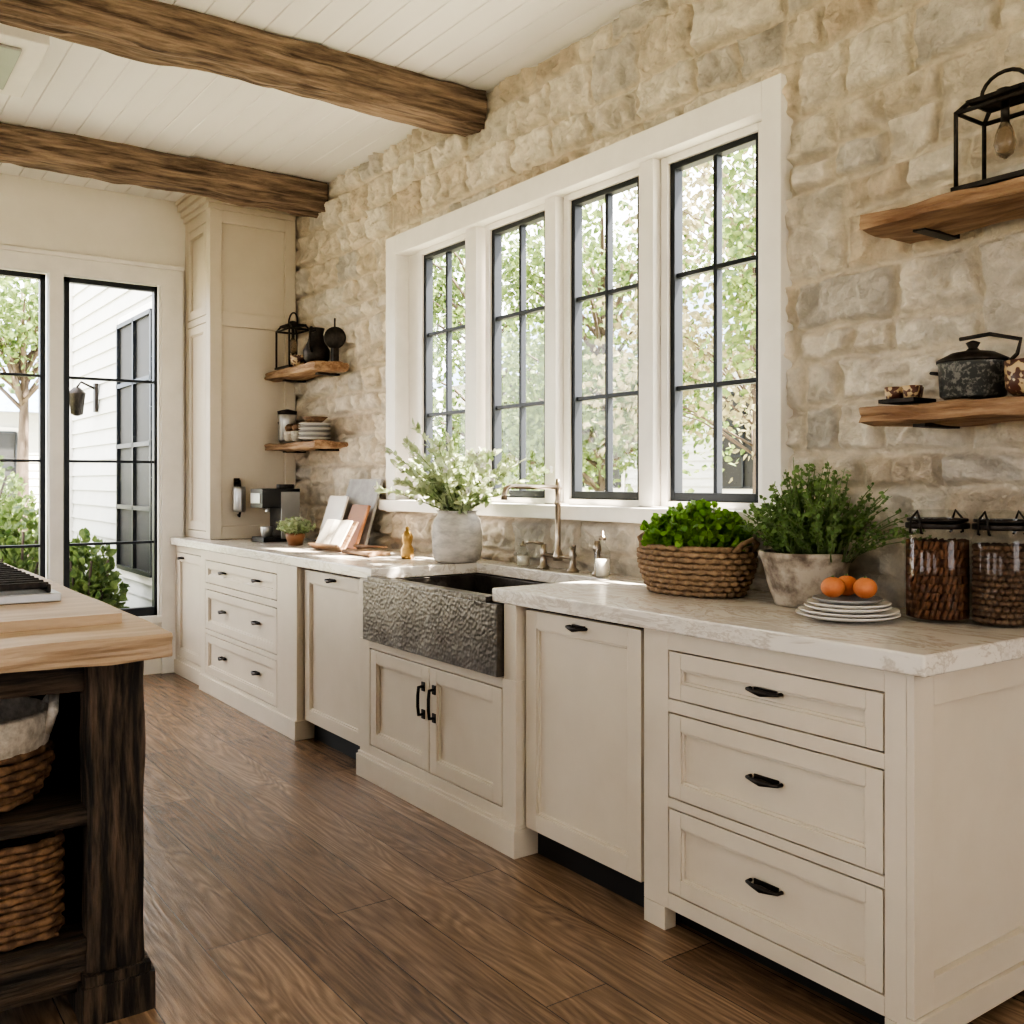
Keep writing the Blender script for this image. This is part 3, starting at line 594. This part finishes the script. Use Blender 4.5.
for dx,dy in ((-.03,-.02),(.03,-.02),(0,.035)): b.lathe(c[0]+dx,c[1]+dy,[(.024,z+.012),(.03,z+.05),(.028,z+.05),(.022,z+.02)],'pattern',20)
b.obj('espresso_cups_tray')
b=B(); c=(-1.37,-.18); b.lathe(*c,[(.06,z),(.08,z+.02),(.084,z+.095),(.080,z+.095),(.07,z+.03)],'pattern',32); b.obj('patterned_bowl')
z=2.214
b=B(); c=(-6.18,-.17); b.lathe(*c,[(.06,z),(.085,z+.03),(.09,z+.09),(.06,z+.15),(.045,z+.20),(.055,z+.24),(.05,z+.24)],'iron',28)
b.tube([(c[0]+.04,c[1]-.03,z+.22),(c[0]+.08,c[1]-.08,z+.20),(c[0]+.085,c[1]-.09,z+.12),(c[0]+.06,c[1]-.06,z+.07)],.009,'iron'); b.tube([(c[0]-.05,c[1],z+.20),(c[0]-.09,c[1],z+.26)],.012,'iron'); b.obj('iron_pitcher')
b=B(); b.lathe(-6.36,-.22,[(.04,z),(.06,z+.04),(.062,z+.07),(.055,z+.07)],'pattern',20); b.obj('patterned_cup')
b=B(); b.M=Matrix.Translation((-6.00,-.12,z+.16))@Matrix.Rotation(.9,4,'Z')@Matrix.Rotation(math.pi/2,4,'X'); b.lathe(0,0,[(.07,-.012),(.075,0),(.07,.008),(.02,.012)],'iron',24); b.M=None
b.tube([(-6.00,-.12,z+.22),(-6.00,-.12,z+.29)],.006,'iron'); b.box(-6.02,-5.98,-.14,-.10,z,z+.09,'iron'); b.obj('small_skillet')
z=1.694
b=B(); c=(-6.66,-.18); b.lathe(*c,[(.05,z),(.065,z+.02),(.06,z+.15),(.07,z+.20),(.045,z+.21),(.01,z+.24)],'silver',24); b.lathe(*c,[(.066,z+.2),(.07,z+.225),(.01,z+.24)],'iron',24)
b.tube([(c[0]-.06,c[1],z+.18),(c[0]-.11,c[1]-.02,z+.15),(c[0]-.06,c[1],z+.05)],.008,'iron'); b.obj('metal_canister')
b=B(); c=(-6.20,-.175)
for i in range(7): plate(b,c,.11,z+i*.016,'grey' if i%2 else 'ceramic')
b.lathe(*c,[(.05,z+.125),(.09,z+.16),(.085,z+.16),(.04,z+.13)],'ropel',24); b.obj('stacked_bowls')
for i,(x,yy) in enumerate(((-6.46,-.24),(-6.42,-.12),(-6.36,-.23))):
    b=B(); b.lathe(x,yy,[(.03,z),(.045,z+.03),(.045,z+.07),(.04,z+.07)],'cloth',20); b.lathe(x,yy,[(.03,z+.07),(.04,z+.10),(.02,z+.12)],'ropel',20); b.obj('clay_cup')
# ------------------------------------------------------------ left counter items
z=1.007
b=B(); x,y=-6.45,-.38
b.box(x-.11,x+.11,y-.10,y+.16,z,z+.03,'plastic'); b.box(x-.11,x+.11,y+.03,y+.16,z+.03,z+.23,'plastic'); b.box(x-.11,x+.11,y-.11,y+.16,z+.23,z+.36,'plastic')
b.box(x+.111,x+.12,y+.02,y+.155,z+.02,z+.34,'silver'); b.box(x-.09,x+.08,y-.118,y-.108,z+.26,z+.33,'silver')
b.lathe(x,y-.03,[(.012,z+.23),(.018,z+.20)],'silver',12); b.lathe(x-.0,y-.035,[(.035,z+.031),(.045,z+.10),(.042,z+.10)],'silver',20)
b.lathe(x+.02,y+.09,[(.06,z+.36),(.06,z+.39)],'iron',20); b.obj('coffee_maker',bevel=.01)
def lean(name,x,w,h,t,y,ang,mat,yaw=0,extra=None):
    b=B(); b.M=Matrix.Translation((x,y,z+.004))@Matrix.Rotation(yaw,4,'Z')@Matrix.Rotation(-ang,4,'X')
    b.box(-w/2,w/2,0,t,0,h,mat)
    if extra: extra(b)
    b.M=None; return b.obj(name,bevel=.003)
lean('stone_serving_board',-5.62,.44,.44,.018,-.21,.28,'grey')
lean('marble_board',-5.80,.26,.33,.014,-.29,.32,'ceramic')
lean('wood_cutting_board',-5.46,.24,.28,.02,-.30,.34,'leather',yaw=-.05)
def bk(b):
    for s in (-1,1):
        pts=[(0,-.02),(s*.04,-.032),(s*.13,-.028),(s*.135,-.02),(0,-.005)]
        v=[(p[0],p[1],0.01) for p in pts]+[(p[0],p[1],.19) for p in pts]
        b.add(v,[tuple(range(5)),tuple(range(9,4,-1))]+[(i,(i+1)%5,(i+1)%5+5,i+5) for i in range(5)],'paper')
    b.box(-.15,.15,-.06,-.0,0,.012,'shelf')
lean('open_cookbook',-5.36,.29,.20,.012,-.46,.55,'shelf',yaw=.15,extra=bk)
b=B(); b.rough('x',-5.12,-4.80,(-.42,z+.013),.14,.022,'shelf',amp=.003,n=4); b.tube([(-5.04,-.43,z+.04),(-4.94,-.40,z+.045),(-4.79,-.38,z+.05)],[.016,.007,.006],'shelf'); b.sphere((-5.06,-.43,z+.045),.02,'shelf',10,(1.4,1,.5)); b.obj('wooden_tray')
b=B(); c=(-4.56,-.38); b.lathe(*c,[(.028,z),(.034,z+.01),(.036,z+.05),(.022,z+.075),(.028,z+.10),(.03,z+.12),(.018,z+.145),(.010,z+.15),(.012,z+.165),(.003,z+.172)],'brass',20); b.obj('brass_pepper_mill')
b=B(); c=(-2.93,-.14); b.lathe(*c,[(.045,z),(.05,z+.02),(.05,z+.14),(.02,z+.19),(.018,z+.25),(.022,z+.255)],'jarglass',24,cap=False); b.lathe(*c,[(.046,z+.004),(.046,z+.13)],'jarglass',24); b.obj('glass_bottle')
b=B(); xx=tx1+.024; yy=-.49
b.box(xx,xx+.012,yy-.02,yy+.02,1.36,1.44,'iron'); b.tube([(xx+.01,yy,1.41),(xx+.06,yy,1.42),(xx+.075,yy,1.38),(xx+.075,yy,1.20),(xx+.06,yy,1.17),(xx+.04,yy,1.18)],.009,'iron')
b.lathe(xx+.06,yy,[(.04,1.20),(.045,1.22),(.045,1.36),(.04,1.38)],'silver',20); b.obj('wall_dispenser')
# ------------------------------------------------------------ island
IX=-2.67; IY=-2.165
b=B()
b.rough('y',-3.9,IY,((IX-5.0)/2,.98),(-5.0-IX)*-1,.07,'block',amp=.006,step=.05,n=9)
b.box(-5.0,-2.91,-3.8,-2.235,1.016,1.045,'block')
for (px,py) in ((-2.80,-2.29),(-2.80,-3.75),(-4.87,-2.29),(-4.87,-3.75)):
    b.rough('z',.09,.945,(px,py),.14,.14,'darkwood',amp=.008,step=.03,n=6,seed=int(-py*3))
    b.rough('z',.0,.10,(px,py),.19,.19,'darkwood',amp=.004,step=.03,n=4); b.rough('z',.10,.125,(px,py),.17,.17,'darkwood',amp=.003,step=.02,n=4)
b.box(-4.87,-2.80,-2.28,-2.25,.10,.945,'darkwood'); b.box(-3.36,-3.33,-3.75,-2.25,.10,.945,'darkwood')
b.rough('y',-3.72,-2.33,(-2.83,.90),.08,.085,'darkwoodh',amp=.004,n=4)
for zz in (.19,.53):
    b.rough('y',-3.75,-2.28,(-3.055,zz),.58,.045,'darkwoodh',amp=.004,n=6)
b.rough('y',-3.72,-2.33,(-2.80,.12),.06,.10,'darkwoodh',amp=.004,n=4)
b.obj('kitchen_island')
b=B(); x0,x1,y0,y1=-4.5,-3.30,-3.0,-2.32
b.box(x0,x1,y0,y1,1.046,1.072,'silver')
for x in np.linspace(x0+.04,x1-.04,15): b.box(x-.006,x+.006,y0+.03,y1-.03,1.085,1.105,'iron')
for yv in np.linspace(y0+.03,y1-.03,5): b.box(x0+.03,x1-.03,yv-.006,yv+.006,1.072,1.098,'iron')
b.obj('gas_cooktop',bevel=.003)
b=B(); c=(-3.00,-2.62); wovenbasket(b,c,.558,.15,.16,.16,.30,'ropel',rows=7,k=30)
b.lathe(*c,[(.208,.705),(.216,.74),(.214,.79),(.20,.80),(.196,.74)],'cloth',36,cap=False)
b.tube([(c[0]+.10,c[1]+.185,.74),(c[0]+.12,c[1]+.20,.80),(c[0]+.05,c[1]+.215,.83),(c[0]-.02,c[1]+.21,.80),(c[0]-.02,c[1]+.205,.74)],.014,'cloth'); b.obj('storage_basket')
b=B(); c=(-3.0,-2.64)
for j in range(14):
    pts=[];rs=[];n=120
    for i in range(n):
        a=2*math.pi*i/n; ca,sa=math.cos(a),math.sin(a); k=(abs(ca)**6+abs(sa)**6)**(-1/6); w=math.sin(20*a+(math.pi if j%2 else 0))
        pts.append((c[0]+(.20*k+.006*w)*ca,c[1]+(.235*k+.006*w)*sa,.226+j*.0185)); rs.append(.0088+.0035*abs(w))
    b.tube(pts,rs,'ropel',6,closed=True)
b.box(c[0]-.19,c[0]+.19,c[1]-.22,c[1]+.22,.215,.225,'ropel'); b.obj('rattan_basket')
# ------------------------------------------------------------ outdoors
b=B(); b.box(-60,60,-60,60,-.3,-.12,'ground'); b.obj('ground')
def siding(b,axis,a0,a1,p,z0,z1,face):
    z=z0
    while z<z1:
        if axis=='x':
            b.add([(a0,p,z),(a1,p,z),(a1,p+.022*1,z+.16),(a0,p+.022,z+.16),(a0,p+.03,z),(a1,p+.03,z)],[(0,1,2,3),(0,4,5,1)],'siding')
        else:
            b.add([(p,a0,z),(p,a1,z),(p-.022,a1,z+.16),(p-.022,a0,z+.16),(p-.03,a0,z),(p-.03,a1,z)],[(0,1,2,3),(0,4,5,1)],'siding')
        z+=.16
def extwin(b,axis,a0,a1,p,z0,z1,nv=2,nh=3):
    def bx(u0,u1,d0,d1,za,zb,m):
        if axis=='x': b.box(u0,u1,p-d1,p-d0,za,zb,m)
        else: b.box(p+d0,p+d1,u0,u1,za,zb,m)
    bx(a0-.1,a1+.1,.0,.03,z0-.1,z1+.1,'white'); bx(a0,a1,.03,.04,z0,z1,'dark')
    for k in range(nv+1):
        u=a0+(a1-a0)*k/nv; bx(u-.02,u+.02,.035,.07,z0,z1,'black')
    for k in range(nh+1):
        u=z0+(z1-z0)*k/nh; bx(a0,a1,.035,.07,u-.02,u+.02,'black')
b=B(); siding(b,'x',-12.3,-7.62,-.50,-.12,4.2,0); b.box(-12.3,-7.62,-.46,-.2,-.12,4.3,'siding')
extwin(b,'x',-9.9,-8.75,-.50,.6,2.9,2,4); b.box(-12.36,-12.26,-.56,-.46,-.12,4.2,'white'); b.obj('house_wing')
b=B(); b.box(-11.04,-10.96,-.53,-.50,2.15,2.45,'iron'); b.tube([(-11,-.53,2.4),(-11,-.66,2.46),(-11,-.70,2.40)],.012,'iron'); b.lathe(-11,-.70,[(.03,2.40),(.09,2.34),(.085,2.33),(.06,2.12),(.02,2.10)],'iron',4); b.obj('wall_sconce')
b=B(); siding(b,'x',-22,-9,10.5,-.12,3.9,0); b.box(-22,-9,10.53,14,-.12,3.9,'siding')
extwin(b,'x',-12.3,-11.2,10.5,1.3,3.0,2,3); extwin(b,'x',-16.8,-15.0,10.5,1.3,3.0,3,3)
b.add([(-22.4,10.1,3.8),(-8.6,10.1,3.8),(-8.6,13,5.8),(-22.4,13,5.8)],[(0,1,2,3)],'roof'); b.obj('neighbor_house')
b=B(); siding(b,'y',-8,4,-22,-.12,2.9,0); b.box(-26,-22.03,-8,4,-.12,2.9,'siding'); b.add([(-21.6,-8.4,2.8),(-21.6,4.4,2.8),(-25,4.4,5.0),(-25,-8.4,5.0)],[(0,1,2,3)],'roof'); extwin(b,'y',-1,.4,-22,1,2.4,2,2); b.obj('garden_cottage')
def tree(c,h,rad,n,mat,ls=.16,tr=.12,low=.35,ncl=34):
    b=B(); z0=-.12
    b.tube([(c[0],c[1],z0),(c[0]+.05,c[1],h*.3),(c[0]-.05,c[1]+.05,h*.6),(c[0],c[1],h*.9)],[tr,tr*.8,tr*.5,tr*.15],'trunk',8)
    cl=[]
    for i in range(ncl):
        a=random.uniform(0,6.283); q=random.random()**.5; zc=h*random.uniform(low,1); e=(c[0]+math.cos(a)*rad*q,c[1]+math.sin(a)*rad*q,zc); cl.append(e)
        b.tube([(c[0],c[1],zc*.75),((c[0]+e[0])/2,(c[1]+e[1])/2,zc*.92),e],[tr*.3,tr*.18,.008],'trunk',5)
    cl=np.array(cl); idx=R.randint(0,len(cl),n); P=cl[idx]+R.randn(n,3)*rad*.17; D=R.randn(n,3)
    b.leaves(P,D,ls,mat,.32); b.obj('garden_tree')
tree((-7.0,5.2),5.4,1.5,6500,'g5',ls=.09,low=.35,tr=.05,ncl=44); tree((-9.9,5.6),5.2,1.5,9000,'g4',ls=.10,low=.3,ncl=46); tree((-13.6,6.3),5.6,1.9,9000,'g4',ls=.12,low=.3,ncl=44); tree((-5.4,4.2),4.8,1.0,3400,'g4',ls=.09,low=.5,tr=.05)
tree((-17.5,-.2),5.0,1.7,3600,'g4',ls=.13,low=.68)
def shrub(c,r,h,n,mat,ls=.09):
    b=B(); cc=np.array([c[0],c[1],-.12]); d=R.randn(n,3); d/=np.linalg.norm(d,axis=1,keepdims=True); d[:,2]=abs(d[:,2])
    P=cc+d*np.array([r,r,h])*(R.rand(n,1)**.4); 
    for i in range(8):
        a=i*.785; b.tube([(c[0],c[1],-.12),(c[0]+math.cos(a)*r*.6,c[1]+math.sin(a)*r*.6,h*.7)],.012,'trunk',4)
    b.leaves(P,d+R.randn(n,3)*.6,ls,mat,.33); b.obj('garden_shrub')
for c,r,h in (((-9.1,-1.02),.36,1.05),((-10.4,-1.35),.5,1.35),((-9.4,-2.3),.55,1.2),((-12.0,-1.7),.8,2.1),((-11.5,-3.0),.8,1.8),((-14.2,-1.0),.7,1.7)): shrub(c,r,h,1700,'g4' if h!=1.8 else 'g3')
for c,r,h in (((-4.5,2.6),.6,1.25),((-6.4,3.2),.7,1.5),((-8.5,3.4),.8,1.7),((-11.3,4.0),.9,1.9)): shrub(c,r,h,1800,'g4')
# ------------------------------------------------------------ light
w=bpy.data.worlds.new('world'); scene.world=w; w.use_nodes=True
bg=w.node_tree.nodes['Background']; bg.inputs[0].default_value=(.97,.975,1.0,1); bg.inputs[1].default_value=6.8
sl=bpy.data.lights.new('sun','SUN'); sl.energy=64; sl.angle=math.radians(2.0); sl.color=(1,.90,.77)
so=bpy.data.objects.new('sun',sl); scene.collection.objects.link(so); so.rotation_euler=Vector((.52,.47,1.06)).to_track_quat('Z','Y').to_euler(); so.location=(5,10,10)
scene.view_settings.look='AgX - High Contrast'
# ------------------------------------------------------------ camera
cd=bpy.data.cameras.new('camera'); cd.sensor_width=36; cd.lens=980/1024*36; cd.shift_y=-31/1024; cd.clip_end=200
co=bpy.data.objects.new('camera',cd); scene.collection.objects.link(co); co.location=(0,-2.95,H); co.rotation_euler=(math.pi/2,0,math.radians(54.5)); scene.camera=co
